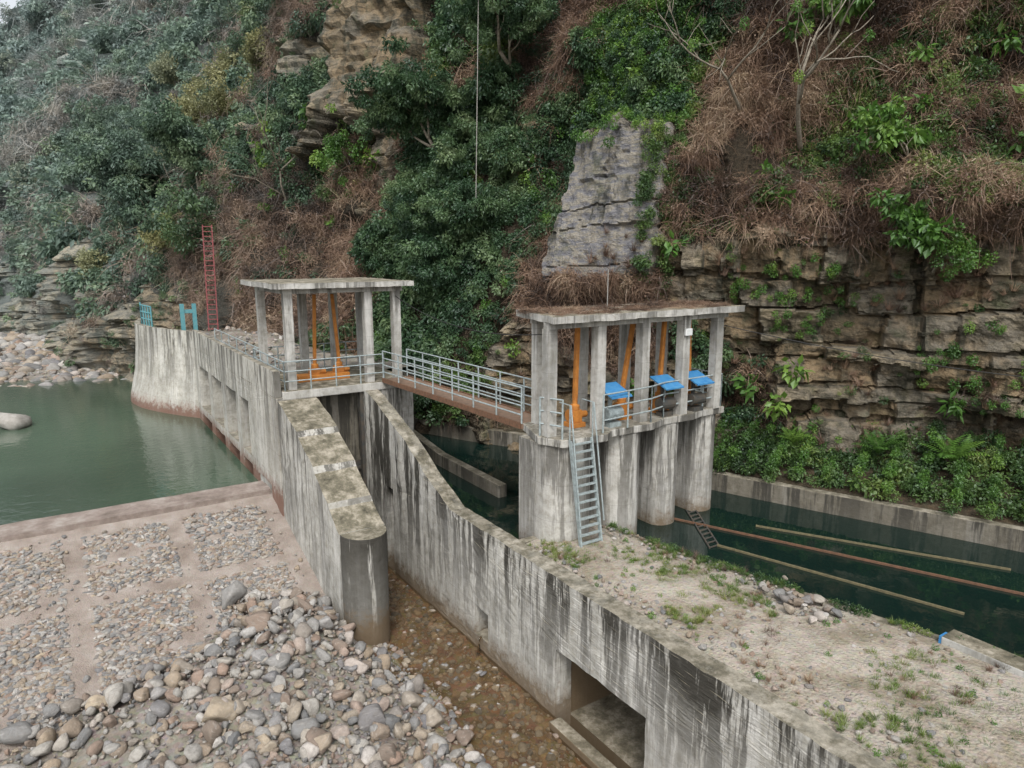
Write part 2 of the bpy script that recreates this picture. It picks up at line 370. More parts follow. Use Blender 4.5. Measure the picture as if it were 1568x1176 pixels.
# ---------------------------------------------------------------- cliff surface
toe=np.array([(28,-30),(21,-18),(16.5,-9),(13,-4),(10,0),(7.2,5),(4.8,10),(3,17),(1.2,25),(-3,33),(-7,42),(-10,55),(-16,68),(-32,88),(-60,105),(-100,120)],float)
def catmull(P,m=20):
    P=np.vstack([2*P[0]-P[1],P,2*P[-1]-P[-2]]);o=[]
    for i in range(1,len(P)-2):
        for k in range(m):
            t=k/m;o.append(.5*((2*P[i])+(-P[i-1]+P[i+1])*t+(2*P[i-1]-5*P[i]+4*P[i+1]-P[i+2])*t*t+(-P[i-1]+3*P[i]-3*P[i+1]+P[i+2])*t**3))
    o.append(P[-2]);return np.array(o)
TC=catmull(toe);TL=np.concatenate([[0],np.cumsum(np.linalg.norm(np.diff(TC,axis=0),axis=1))])
tg=np.gradient(TC,axis=0);kk=np.ones(31)/31
tg=np.stack([np.convolve(np.pad(tg[:,i],15,'edge'),kk,'valid') for i in (0,1)],1);tg/=np.linalg.norm(tg,axis=1)[:,None]
NR=np.stack([tg[:,1],-tg[:,0]],1)
def pillar(t,z):
    c=39.2-(z-8)*.10+.4*fbm(z*.7,8.8);w=2.2-(z-8)*.05+1.2*fbm(z*.9,3.3)
    return ss(w+.25,w-.05,np.abs(t-c))*ss(8.6,9.4,z+2.5*fbm(t*.8,1.0))*ss(15.2,14.2,z+1.8*fbm(t,2.0))
def outcrop(t,z):
    j=fbm(t*.35,z*.35,3,4)
    return ss(54.5,55.5,t+j*3)*ss(62.5,61,t+j*3)*ss(16.5,17.5,z-j*8)
def rmask(t,z):
    j=fbm(t*.35,z*.35,3,4)
    m=ss(38,36,t)*ss(11.6,10.4,z+3.5*fbm(t*.25,5.1,0,3)-j*3)
    m=m*(1-.9*ss(.15,.22,fbm(t*.3+3,z*.45,5,4)))
    m=np.maximum(m,ss(45,42,t)*ss(35,37,t)*ss(7.0,6,z+4*fbm(t*.5,9.1)))
    m=np.maximum(m,pillar(t,z))
    m=np.maximum(m,outcrop(t,z))
    m=np.maximum(m,ss(66,72,t)*ss(8.0,6,z-j*10))
    m=np.maximum(m,ss(.17,.21,fbm(t*.18+40,z*.22,1,3))*.9*ss(44,50,t))
    return m
def surf(t,z):
    t=np.asarray(t,float);z=np.asarray(z,float)
    px=np.interp(t,TL,TC[:,0]);py=np.interp(t,TL,TC[:,1]);nx=np.interp(t,TL,NR[:,0]);ny=np.interp(t,TL,NR[:,1])
    a1=np.interp(t,[30,40,50,60,75,100],[.05,.12,.15,.12,.25,.3])
    a2=np.interp(t,[30,38,44,52,60,66,76,100],[.24,.22,.42,.48,.42,.35,.65,.75])
    zb=np.interp(t,[34,40,46],[10.5,6.5,5.5])
    off=a1*np.minimum(z,zb)+a2*np.maximum(z-zb,0)
    m=rmask(t,z);pl=pillar(t,z);oc=outcrop(t,z)
    fa=_h(np.floor(t/4.3+.8*fbm(z*.3,1.0)),t*0,t*0+3)
    hz=z+1.2*fbm(t*.16,z*.1)+.035*t+.7*fa+.22*fbm(t*1.1,z*1.1,4,3)
    q=hz*1.15+2.2*vn(hz*.55,0.5)+1.0*vn(hz*1.9,7.5);li=np.floor(q);fr=q-li
    hw=_h(li,li*0+3,li*0);w=.5+3.2*hw*hw;tt=t+.6*fbm(t*1.0,z*1.0,9,4);bi=np.floor(tt/w+hw*10);fb=tt/w+hw*10-bi
    pb=_h(li,bi,li*0+1);L3=np.floor(li/3);pb2=_h(L3,np.floor(tt/3.1+5*_h(L3,li*0,li*0)),li*0+7)
    erod=.5+.9*vn(t*.5,z*.6,3)
    st=(.6*pb*pb-.22*(fr<.16)+.12*(1-fr)*pb)*erod+.8*pb2+2.4*fbm(t*.22,z*.4,2,4)-.12*(fb<.06)+.48*fbm(t*1.8,z*2.6,0,4)
    soil=3.0*fbm(t*.22,z*.22,4,4)+1.3*fbm(t*.8,z*.8,8,5)
    big=2.4*fbm(t*.08+7,z*.07,0,3)
    q2=hz*.8+.9*vn(hz*1.4,2.2);l2=np.floor(q2);pp=_h(l2,np.floor(tt/(.9+1.6*_h(l2,l2*0,l2*0+2))),l2*0+5)
    d=m*st*(1-pl)+(1-m)*soil+big*(1-pl*.6)+pl*(1.4+.26*pp+.45*fbm(t*.9,z*.7,2,4)+.14*fbm(t*3,z*5)-.12*((q2-l2)<.07)-.15*((t-39.2)/2)**2)
    d=d+1.1*np.exp(-((z-11.9)/.9)**2)*ss(36,33,t)*(.4+1.2*vn(t*.4,3.3))
    d=d+oc*(1.8+.5*fbm(t*.6,z*.6))
    off=off-d*np.interp(t,[0,75,100,140],[1,1.2,2,4])
    x=px+nx*off;y=py+ny*off
    hm=np.interp(t,[110,122,142,200],[1,.90,.68,.55]);zz=1+(z-1)*hm+.05*fbm(t*2,z*2,5)
    return x,y,zz,m,pb*.7+pb2*.3,pl,nx,ny
def sp(a,b,d): return np.arange(a,b,d)
ts=np.concatenate([sp(0,20,.4),sp(20,44,.08),sp(44,75,.18),sp(75,110,.3),sp(110,TL[-1],1.2)])
zs=np.concatenate([sp(-.5,12,.06),sp(12,18,.12),sp(18,30,.3),sp(30,72,.8)])
T,Z=np.meshgrid(ts,zs);x,y,zz,m,tn,pl,_,_=surf(T,Z)
grid('cliff_hillside',x,y,zz,M['cliff'],{'rock':m,'tone':tn,'grey':pl},smooth=False)
def scatter(n,t0,t1,z0,z1):
    t=rng.uniform(t0,t1,n);z=rng.uniform(z0,z1,n);x,y,zz,m,tn,pl,nx,ny=surf(t,z);return t,z,x,y,zz,m,pl,nx,ny
bank={'green':[],'dead':[],'deep':[],'vine':[],'dgrass':[],'yel':[],'broad':[]}
def put(kind,x,y,z,s): bank[kind]+=list(zip(x,y,z,s))
def brownness(t,z):
    n=fbm(t*.20+11,z*.22,6,3)*3.4
    b=.40+n
    b=b+.10*ss(38,34,t)*ss(7,9,z)
    b=b+.5*ss(50,54,t)*ss(70,66,t)*ss(15,12,z)
    b=b+.35*ss(36,38,t)*ss(45,43,t)*ss(10,7.5,z)
    b=b-1.1*np.exp(-((t-48.5)/4.0)**2-((z-13)/6.5)**2)
    b=b-.6*ss(42.5,41,t)*ss(34.5,36,t)*ss(14,15.5,z)
    b=b-.25*ss(70,76,t)
    return b
for (n,t0,t1,z0,z1,s0,s1,out) in ((6400,18,47,3,27,.26,.7,.3),(2900,22,46,10,20,.25,.6,.15),(4900,47,75,4,42,.5,1.1,.4),(4800,75,150,2,64,.8,2.0,.8),(1300,95,190,10,71,1.6,3.0,1.0)):
    t,z,x,y,zz,m,pl,nx,ny=scatter(n,t0,t1,z0,z1)
    keep=rng.random(n)>np.where(t>66,np.clip(m*1.1,0,.66),np.clip(m*1.25,0,.88));keep&=~((pl>.3)|((outcrop(t,z)>.3)&(rng.random(n)<.93)))
    dens=fbm(t*.5,z*.5,9,3);keep&=(dens>np.where(t<44,-.21,-.24))
    s=rng.uniform(s0,s1,n);s=s*(1-.5*m);o=out*(rng.random(n)**.7)*(.5+2.6*np.clip(dens+.25,0,1))*(1-.7*m)
    x=x-nx*o;y=y-ny*o;zz=zz+s*.1
    keep&=~((np.hypot(x+1.2,y-29.8)<2.0)&(zz<12.5)&(zz>5))
    b=brownness(t,z)+rng.normal(size=n)*.2-m*.25
    br=keep&(b>.5);gn=keep&~(b>.5)
    dp=gn&((vn(t*.2,z*.2,3)>.5)|(b<-.1))&(m<.4);g2=gn&~dp
    ye=g2&(rng.random(n)<.09)&(t>50);g2&=~ye
    vi=g2&(rng.random(n)<.12)&(t<60);g2&=~vi
    put('dead',x[br],y[br],zz[br],s[br]*1.1);put('deep',x[dp],y[dp],zz[dp],s[dp]*1.05);put('green',x[g2],y[g2],zz[g2],s[g2]);put('yel',x[ye],y[ye],zz[ye],s[ye]);put('vine',x[vi],y[vi],zz[vi],s[vi]*.9)
    dg=br&(rng.random(n)<.25);put('dgrass',x[dg],y[dg],zz[dg],s[dg]*1.2)
t,z,x,y,zz,m,pl,nx,ny=scatter(300,36.0,41.0,14.4,20);put('vine',x-nx*.4,y-ny*.4,zz,rng.uniform(.3,.6,300))
t,z,x,y,zz,m,pl,nx,ny=scatter(110,36.2,37.3,9,15);put('green',x-nx*.3,y-ny*.3,zz,rng.uniform(.2,.45,110))
t,z,x,y,zz,m,pl,nx,ny=scatter(150,36.3,42.3,7.6,9.3);put('dead',x-nx*.5,y-ny*.5,zz,rng.uniform(.35,.7,150))
t,z,x,y,zz,m,pl,nx,ny=scatter(230,20,36.5,10.6,12.6);put('dead',x-nx*.4,y-ny*.4,zz,rng.uniform(.35,.8,230))
t,z,x,y,zz,m,pl,nx,ny=scatter(700,20,34,3,12);k=(vn(t*.45,z*.45,2)>.56);put('vine',(x-nx*.1)[k],(y-ny*.1)[k],zz[k],rng.uniform(.2,.45,k.sum()))
t,z,x,y,zz,m,pl,nx,ny=scatter(700,20,40,3.5,11);k=(vn(t*.5,z*.8,12)>.48);put('dgrass',(x-nx*.1)[k],(y-ny*.1)[k],zz[k],rng.uniform(.3,.8,k.sum()))
t,z,x,y,zz,m,pl,nx,ny=scatter(160,36,70,5,16);k=(vn(t*.4,z*.4,7)>.6);put('vine',(x-nx*.5)[k],(y-ny*.5)[k],zz[k],rng.uniform(.4,.9,k.sum()))
t,z,x,y,zz,m,pl,nx,ny=scatter(110,22,70,5,19);k=(vn(t*.4,z*.4,27)>.5);put('broad',(x-nx*.5)[k],(y-ny*.5)[k],zz[k],rng.uniform(.5,1.0,k.sum()))
def blob(kind,t,z,out,R,n,s0,s1,fl=.8):
    x,y,zz,_,_,_,nx,ny=surf(np.array([t]),np.array([z]));c=np.array([x[0]-nx[0]*out,y[0]-ny[0]*out,zz[0]])
    d=unit(rng.normal(size=(n,3)));r=R*(.55+.5*rng.random(n))*(1+.9*fbm(d[:,0]*2+t,d[:,1]*2,d[:,2]*2))
    p=c+d*r[:,None]*np.array([1,1,fl]);put(kind,p[:,0],p[:,1],p[:,2],rng.uniform(s0,s1,n))
for a in ((50.5,10,.8,1.7),(47.5,9.5,.9,1.6),(49,12,1.0,1.9),(46,12,.8,1.5),(51.5,13,.8,1.6),(48,15,.9,1.7),(46.5,17.5,.7,1.5),(50,17,.7,1.5),(52.5,10.5,.6,1.2),(45,14.5,.6,1.2)):
    blob('deep',a[0],a[1],a[2],a[3],75,.4,.85)
for k in range(40):
    t_=rng.uniform(68,112);z_=rng.uniform(9,44);blob(('deep','green','yel','deep')[int(rng.random()*4)] if rng.random()<.8 else 'green',t_,z_,1.0,rng.uniform(1.4,3.0),45,.6,1.4)
# ---------------------------------------------------------------- trees
def branches(mb,p,d,l,r,depth,tips,spread=.55,up=.25):
    pts=[Vector(p)];rs=[r];d=Vector(d).normalized()
    for k in range(4):
        d=(d+Vector(rng.normal(size=3))*.13+Vector((0,0,up*.15))).normalized();pts.append(pts[-1]+d*l/4);rs.append(r*(1-.12*(k+1)))
    mb.tube(pts,rs,7 if depth>1 else 5)
    if depth==0: tips.append(pts[-1]);return
    for i in range(3 if depth>1 else 2+int(rng.random()*2)):
        q=pts[2+int(rng.random()*3)] if i else pts[-1]
        dd=(d+Vector(rng.normal(size=3))*spread+Vector((0,0,up))).normalized()
        branches(mb,q,dd,l*(.6+.2*rng.random()),r*.55,depth-1,tips,spread,up)
def tree(name,t,z,lean,h,cr,kind,n,s0,s1,outo=0.3,bare=False,r=.12):
    x,y,zz,_,_,_,nx,ny=surf(np.array([t]),np.array([z]));b=Vector((x[0]-nx[0]*outo*.2,y[0]-ny[0]*outo*.2,zz[0]-.2))
    e=empty(name);mb=MB();tips=[]
    d=Vector((-nx[0]*lean,-ny[0]*lean,1))
    branches(mb,b,d,h*.5,r,3,tips)
    mk('trunk_and_limbs',mb,M['bark'],e,smooth=True)
    if bare:
        P=[tuple(q) for q in tips if rng.random()<.35]
        if not P:return
        P=np.array(P);S=rng.uniform(s0,s1,len(P))
    else:
        tp=np.array([tuple(q) for q in tips]);k=rng.integers(0,len(tp),n);P=tp[k]+rng.normal(size=(n,3))*cr*np.array([.5,.5,.35]);S=rng.uniform(s0,s1,n)
    instancer('crown_leaves',P,rotz(len(P)),S,rng.integers(0,3,len(P)),C[kind],e)
tree('hillside_tree',49.5,14,.7,4,1.5,'deep',150,.45,.85,r=.14)
tree('hillside_tree',46,18,.6,4,1.5,'deep',130,.45,.85,r=.14)
tree('hillside_tree',74,14,.5,4.5,1.6,'deep',110,.8,1.3,r=.16)
tree('hillside_tree',80,18,.5,4,1.6,'yel',70,.7,1.1,r=.16)
tree('hillside_tree',86,13,.5,5,2.0,'deep',110,.9,1.5,r=.18)
tree('bare_tree',32.0,13.6,.9,6,1,'vine',0,.25,.5,bare=True,r=.10)
tree('bare_tree',34.2,15,.8,5,1,'vine',0,.25,.5,bare=True,r=.07)
tree('bare_tree',63.5,12,.3,7,1,'dead',0,.5,.9,bare=True,r=.09)
tree('broadleaf_shrub',29.0,12.9,.9,1.8,.45,'broad',22,.45,.8,r=.05)
tree('broadleaf_shrub',29.3,10.2,1.2,1.8,.5,'broad',26,.5,.9,r=.05)
tree('broadleaf_shrub',28.0,9.6,1.2,1.6,.5,'vine',34,.35,.55,r=.05)
tree('broadleaf_shrub',31.4,17,.9,2,.6,'broad',26,.6,1,r=.05)
tree('broadleaf_shrub',58.3,14,.5,2.5,.6,'vine',36,.6,.9,r=.05)
NM={'green':'hillside_foliage','dead':'dead_vine_thicket','deep':'hillside_canopy','vine':'climbing_vines','dgrass':'dry_hanging_grass','yel':'autumn_foliage','broad':'broadleaf_undergrowth'}
for k,a in bank.items():
    a=np.array(a);n=len(a)
    instancer(NM[k],a[:,:3],rotz(n,.35),a[:,3],rng.integers(0,{'dgrass':3,'yel':3,'dead':7,'green':6,'deep':5}.get(k,4),n),C[k])
# ---------------------------------------------------------------- canal, bank
bw=np.array([(2.6,16),(3.4,12),(4.8,8.3),(6.5,5),(7.8,1.5),(8.9,-2.5),(11.7,-9.9),(14.2,-17),(17,-25)],float)
BW=catmull(bw,10);bt=np.gradient(BW,axis=0);bt/=np.linalg.norm(bt,axis=1)[:,None];bn=np.stack([-bt[:,1],bt[:,0]],1)
def ribbon(name,P,Nn,w0,w1,z0,z1,mat,parent=None):
    a=P+Nn*w0;b=P+Nn*w1;mb=MB();n=len(P)
    for q,z in ((a,z0),(a,z1),(b,z1),(b,z0)): mb.v+=[(c[0],c[1],z) for c in q]
    for k in range(4):
        for i in range(n-1): mb.f.append([k*n+i,k*n+i+1,((k+1)%4)*n+i+1,((k+1)%4)*n+i])
    mb.f+=[[0,n,2*n,3*n],[n-1,4*n-1,3*n-1,2*n-1]]
    return mk(name,mb,mat,parent,.02)
ribbon('canal_bank_wall',BW,bn,0,.35,-.5,2.9,M['DK'])
dd=np.linspace(.3,8,30);X=BW[None,:,0]+bn[None,:,0]*dd[:,None];Y=BW[None,:,1]+bn[None,:,1]*dd[:,None]
Zb=2.84+.22*dd[:,None]+.35*fbm(X*.6,Y*.6)*np.clip(dd[:,None],0,1);grid('canal_bank_ground',X,Y,Zb,M['soil'])
n=1700;k=rng.integers(35,len(BW),n);d=rng.uniform(.3,4.0,n)
P=np.stack([BW[k,0]+bn[k,0]*d+rng.normal(size=n)*.2,BW[k,1]+bn[k,1]*d+rng.normal(size=n)*.2,2.95+.22*d+.1+.5*rng.random(n)*d*.4],1)
instancer('bank_shrubs',P,rotz(n),rng.uniform(.25,.6,n),rng.integers(0,6,n),C['green'])
n=620;k=rng.integers(42,len(BW),n);d=rng.uniform(.2,3.5,n)
P=np.stack([BW[k,0]+bn[k,0]*d,BW[k,1]+bn[k,1]*d,3.2+.3*d+.35*rng.random(n)],1)
instancer('bank_weeds',P,rotz(n),rng.uniform(.2,.48,n),rng.integers(0,4,n),C['vine'])
for (fx,fy,s) in ((13.2,-7.3,1.1),(12.2,-5.6,.9),(14.6,-9.5,1.0),(5.6,9.8,.9),(11.0,-3.4,.7)):
    instancer('fern_plant',[(fx,fy,3.9)],[(0,0,fx)],[s],[0],C['fern'])
n=110;k=rng.integers(2,50,n);d=rng.uniform(.3,2.6,n)
P=np.stack([BW[k,0]+bn[k,0]*d,BW[k,1]+bn[k,1]*d,3.1+.3*d+.5*rng.random(n)],1)
instancer('bank_dry_brush',P,rotz(n),rng.uniform(.3,.7,n),rng.integers(0,7,n),C['dead'])
nb=np.array([(3.15,-3.2),(3.5,-5.2),(4.1,-8),(4.9,-11.3),(6.5,-16),(9.5,-24)],float);NB=catmull(nb,8)
mb=MB();mb.add([(.4,16,2.3),(.4,-3,2.3)]+[(a-.1,b,2.3) for a,b in NB]+[(a+.1,b,2.3) for a,b in BW[::-1]],[list(range(2+len(NB)+len(BW)))])
mk('canal_water',mb,M['canal'])
nt_=np.gradient(NB,axis=0);nt_/=np.linalg.norm(nt_,axis=1)[:,None];nn=np.stack([-nt_[:,1],nt_[:,0]],1)
ribbon('canal_side_wall',NB,nn,-.25,0,-.5,2.72,M['DK'])
e=empty('canal_trash_boom')
for i,(a,b,c,m_) in enumerate((((5.6,-2.9),(10.1,-13.5),.06,'rust'),((7.3,-4.9),(10.2,-10.2),.04,'yellow'),((5.3,-5.2),(6.9,-10.6),.05,'yellow'))):
    mk('boom_%d'%i,MB().beam((*a,2.33),(*b,2.33),c,.05),M[m_],e)
mb=MB()
for j in range(2): mb.beam((5.0+j*.35,-5.2,2.32),(6.6+j*.35,-2.9,2.32),.04,.04)
for j in range(10): mb.beam((5.0+.16*j,-5.2+.23*j,2.33),(5.35+.16*j,-5.2+.23*j,2.33),.03,.03)
mk('rack',mb,M['steel'],e)
# strip ground
us=np.linspace(0,1,60);vs=np.linspace(-24,-3.0,260);nbx=np.interp(vs,NB[::-1,1],NB[::-1,0])-.2
U,V=np.meshgrid(us,vs);X=.5+U*(nbx[:,None]-.5);Zs=2.71+.10*np.sin(U*math.pi)*(1+2*fbm(X*.5,V*.5))+.16*fbm(X*1.3,V*1.3)*np.sin(U*math.pi)+.04*fbm(X*8,V*8)
grid('sediment_path_ground',X,V,Zs,M['dirt'])
mk('canal_wall_end',MB().box(.5,3.2,-3.0,-2.75,.5,2.75),M['DK'],None,.02)
def xs(u_,v_): return .5+u_*(np.interp(v_,NB[::-1,1],NB[::-1,0])-.6)
n=2600;v_=rng.uniform(-20,-3.2,n);u_=rng.random(n);xx=xs(u_,v_)
kp=((vn(xx*.9,v_*.5,4)+.3*vn(xx*4,v_*4)+.25*np.exp(-((u_-.6)/.2)**2))>.78)|(u_>.96);P=np.stack([xx,v_,np.full(n,2.76)],1)[kp]
instancer('grass_patch',P,rotz(len(P),.15),rng.uniform(.15,.6,len(P)),rng.integers(0,4,len(P)),C['grass'])
n=420;v_=rng.uniform(-16,-3.4,n);u_=rng.random(n);xx=xs(u_,v_);kp=vn(xx*1.2,v_*.8,14)>.55
instancer('dry_grass_patch',np.stack([xx,v_,np.full(n,2.76)],1)[kp],rotz(kp.sum(),.2),rng.uniform(.1,.3,kp.sum()),rng.integers(0,3,kp.sum()),C['dgrass'])
n=90;v_=rng.uniform(-14,-4,n);u_=rng.random(n)
instancer('path_weeds',np.stack([xs(u_,v_),v_,np.full(n,2.8)],1),rotz(n,.2),rng.uniform(.06,.2,n),rng.integers(0,4,n),C['vine'])
n=70;v_=rng.uniform(-16,-3.5,n);instancer('wall_top_weeds',np.stack([xs(.96+0*v_,v_)+.05,v_,np.full(n,2.8)],1),rotz(n,.2),rng.uniform(.1,.28,n),rng.integers(0,4,n),C['green'])
n=3200;v_=rng.uniform(-20,-3.2,n);u_=rng.random(n)
instancer('path_pebbles',np.stack([xs(u_,v_),v_,np.full(n,2.77)],1),rotz(n),.012+.07*rng.random(n)**4,rng.integers(0,12,n),C['stone'])
n=26;c=rng.normal(size=(n,2))*np.array([.3,.4])+np.array([3.4,-9.0])
instancer('rock_heap',np.c_[c,np.full(n,2.88)],rotz(n),rng.uniform(.05,.16,n),rng.integers(0,12,n),C['stone'])
# ---------------------------------------------------------------- L1 wall
mb=MB().prism_x([(-24,-1.3),(7.2,-1.3),(7.2,5.25),(6.2,5.25),(5.6,5.1),(3.0,4.15),(1.9,3.6),(1.7,3.45),(0,2.78),(-24,2.74)],0,.48)
L1=mk('channel_wall',mb,M['L1'])
cut(L1,[(-.1,.35,4.1,4.65,-1,2.2),(-.2,.7,-2.05,-1.35,-.4,.45),(-.2,.7,-8.0,-5.05,-1.25,1.0)])
rough(L1,.25,.035)
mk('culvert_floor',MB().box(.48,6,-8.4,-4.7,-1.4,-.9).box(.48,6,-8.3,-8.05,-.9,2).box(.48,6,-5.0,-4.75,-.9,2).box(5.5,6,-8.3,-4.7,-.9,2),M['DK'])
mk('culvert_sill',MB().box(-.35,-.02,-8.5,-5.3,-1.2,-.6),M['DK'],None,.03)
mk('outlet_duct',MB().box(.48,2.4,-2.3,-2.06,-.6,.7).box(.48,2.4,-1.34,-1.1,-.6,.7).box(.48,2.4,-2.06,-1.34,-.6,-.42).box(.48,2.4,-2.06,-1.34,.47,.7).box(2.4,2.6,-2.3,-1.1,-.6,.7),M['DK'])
# P1 pier
mb=MB().prism_x([(.7,-1.3),(10.6,-1.3),(10.6,5.2),(6.25,5.2),(5.7,5.05),(4.25,4.62),(4.15,4.45),(2.8,3.85),(2.7,3.68),(1.6,3.1),(1.5,2.95),(.9,2.55),(.7,2.5)],-3.05,-1.75)
P1=empty('sluice_pier');rough(mk('pier_body',mb,M['P1'],P1),.25,.035)
arc=[(-2.4+.65*math.cos(a),.7-.75*math.sin(a)) for a in np.linspace(math.pi,0,18)]
mk('pier_nose',MB().prism([(-3.05,.71)]+arc[1:-1]+[(-1.75,.71)],-1.3,2.49),M['NOSE'],P1,.02)
G=empty('sluice_gate')
mk('breast_wall',MB().box(-1.74,-.01,7.0,7.4,2.4,5.2),M['DK'],G)
mb=MB().box(-1.7,-.05,6.7,6.78,-1,2.6)
for k in range(6):mb.box(-1.68,-.07,6.6,6.7,-.7+k*.6,-.6+k*.6)
mk('gate_leaf',mb,M['steel'],G)
mk('guide_rails',MB().box(-1.74,-1.6,6.4,6.58,-1,5.2).box(-.14,-.005,6.4,6.58,-1,5.2),M['steel'],G)
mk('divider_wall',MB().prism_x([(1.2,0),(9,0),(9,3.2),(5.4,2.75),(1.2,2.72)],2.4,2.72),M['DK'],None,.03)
mk('pit_floor',MB().box(.48,2.4,-2.75,9,1.0,1.55),M['soil'])
# left intake wall
LW=mk('intake_wall',MB().box(-3.1,-2.55,6.35,22,-.8,5.3),M['LW'])
ops=[(10.3,11.8),(12.6,14.6),(15.4,17.6),(18.4,21.0)]
cut(LW,[(-3.3,-2.4,a,b,2.35,4.5) for a,b in ops]+[(-3.3,-2.4,a,b,1.0,2.0) for a,b in ops]+[(-3.3,-2.4,7.6,9.4,1.0,1.95)])
rough(LW,.35,.03)
mb=MB()
for a,b in zip((6.4,11.0,15.6),(10.95,15.55,22)): mb.box(-3.1,-2.88,a,b,5.3,6.2)
mk('intake_parapet',mb,M['LW'],None,.02)
cv=np.array([(-3.02,21.9),(-3.5,23),(-4.35,25),(-4.9,27),(-5.1,29),(-4.6,32)],float);CV=catmull(cv,8)
g=np.gradient(CV,axis=0);g/=np.linalg.norm(g,axis=1)[:,None];on=np.stack([-g[:,1],g[:,0]],1)
prof=[(.75,-.5),(.55,1.9),(.2,3.4),(.05,4.8),(0,6.1),(-.3,6.1),(-.35,4.8)]
k_=np.linspace(0,1,len(CV));k_=np.minimum(1,.12+1.6*k_)
X=np.array([CV[:,0]+on[:,0]*o_*k_ for o_,_ in prof]);Y=np.array([CV[:,1]+on[:,1]*o_*k_ for o_,_ in prof]);Zc=np.array([[z_]*len(CV) for _,z_ in prof])
grid('curved_abutment_wall',X,Y,Zc,M['LW'],smooth=False)
gx,gy=np.meshgrid(np.linspace(-5.6,6,80),np.linspace(10.6,33,140))
lim=np.interp(gy,[10.6,21.9,23,25,27,29,33],[-2.6,-2.6,-3.2,-4.0,-4.6,-4.8,-4.2]);gx=np.maximum(gx,lim)
gz=5.2+.12*fbm(gx,gy)+.9*np.exp(-((gx+.3)/1.6)**2-((gy-19)/3)**2)+.6*np.exp(-((gx+.6)/1.3)**2-((gy-25)/2)**2)
grid('platform_ground',gx,gy,gz,M['gravel'])
n=260;px=rng.uniform(-2.4,1,n);py=rng.uniform(14,27,n)
instancer('platform_gravel_heap',np.c_[px,py,5.25+.9*np.exp(-((px+.3)/1.6)**2-((py-19)/3)**2)+.6*np.exp(-((px+.6)/1.3)**2-((py-25)/2)**2)],rotz(n),.04+.14*rng.random(n)**2,rng.integers(0,12,n),C['stone'])
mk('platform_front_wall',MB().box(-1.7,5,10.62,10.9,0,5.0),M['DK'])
# ---------------------------------------------------------------- gate houses
def railing(name,pts,h,mat,parent=None,rails=3,step=1.0,r=.022):
    mb=MB()
    for a,b in zip(pts[:-1],pts[1:]):
        a=Vector(a);b=Vector(b);n=max(1,int((b-a).length/step+.5))
        for k in range(n+1):
            p=a+(b-a)*k/n;mb.tube([p,p+Vector((0,0,h))],r*1.15,6)
        for j in range(rails):
            z=Vector((0,0,h*(j+1)/rails-.01));mb.tube([a+z,b+z],r,6)
    return mk(name,mb,M[mat],parent,smooth=False)
def hoist(parent,x,y,z,zt,i,lean=0):
    mb=MB().box(x-.22,x+.22,y-.2,y+.2,z,z+.12).box(x-.15,x+.15,y-.13,y+.13,z+.12,z+.45)
    mb.tube([(x,y,z+.45),(x,y,z+.57),(x,y,z+.61),(x,y,z+.75)],[.13,.13,.07,.07],12)
    mb.tube([(x+.15,y,z+.3),(x+.38,y,z+.3)],.09,10)
    mb.tube([(x-.15,y,z+.3),(x-.20,y,z+.3)],.18,12)
    mb.beam((x,y,z+.75),(x+lean,y,zt-.3),.11,.11)
    mk('hoist_%d'%i,mb,M['orange'],parent,.01)
def column(mb,x,y,z0,z1,w=.28): mb.box(x-w/2,x+w/2,y-w/2,y+w/2,z0,z1)
A=empty('gate_house')
mk('deck',MB().box(-2.86,1.9,6.3,10.6,5.21,5.5),M['COL'],A,.02)
mb=MB()
for a,b in ((-2.45,6.65),(.33,6.6),(1.45,6.7),(-2.45,10.2),(-.9,10.2),(.33,10.2),(1.45,10.2)): column(mb,a,b,5.5,8.72)
rough(mk('columns',mb,M['COL'],A),.2,.012)
mk('roof_beams',MB().box(-2.6,1.65,6.5,6.78,8.72,8.9).box(-2.6,1.65,10.05,10.35,8.72,8.9).box(-2.6,-2.3,6.78,10.05,8.72,8.9).box(1.35,1.65,6.78,10.05,8.72,8.9),M['COL'],A)
rough(mk('roof_slab',MB().box(-3.0,1.95,6.15,10.75,8.9,9.08),M['COL'],A),.2,.03)
hoist(A,-1.2,8.0,5.5,8.9,1,.1);hoist(A,-.3,8.0,5.5,8.9,2,-.15)
mk('gear_base',MB().box(-1.9,.0,7.7,8.3,5.502,5.72),M['orange'],A,.01)
railing('deck_railing',[(-2.75,6.4,5.5),(.8,6.4,5.5)],1.0,'galv',A);railing('rear_railing',[(-2.75,10.5,5.5),(1.8,10.5,5.5)],1.0,'galv',A)
railing('side_railing',[(-2.75,6.4,5.5),(-2.75,10.5,5.5)],1.0,'galv',A)
mk('pier_head',MB().box(.48,1.9,6.35,7.2,1.5,5.2),M['GH'],A)
B=empty('gate_house')
zd=5.52
deck=[(1.35,-1.7),(.85,-3.1),(1.15,-3.75),(2.5,-3.85),(2.9,-3.6),(4.3,-3.65),(5.0,-3.4),(6.1,-3.45),(6.6,-3.3),(7.6,-3.3),(7.6,-1.5)]
mk('deck',MB().prism(deck,zd-.2,zd),M['GH'],B,.02)
def pier(cx,w,y0,y1,z0,z1,nm):
    a=[(cx+w/2*math.cos(t),y0+w/2*.85-w/2*.85*math.sin(t)) for t in np.linspace(math.pi,0,20)]
    mk(nm,MB().prism(a+[(cx+w/2,y1),(cx-w/2,y1)],z0,z1),M['GH'],B,.01)
pier(1.68,1.45,-3.72,-2.1,.5,zd-.21,'pier_1');pier(3.6,1.15,-3.6,-1.7,.5,zd-.21,'pier_2');pier(5.35,.9,-3.4,-1.6,.5,zd-.21,'pier_3');pier(7.1,.9,-3.25,-1.6,.5,zd-.21,'pier_4')
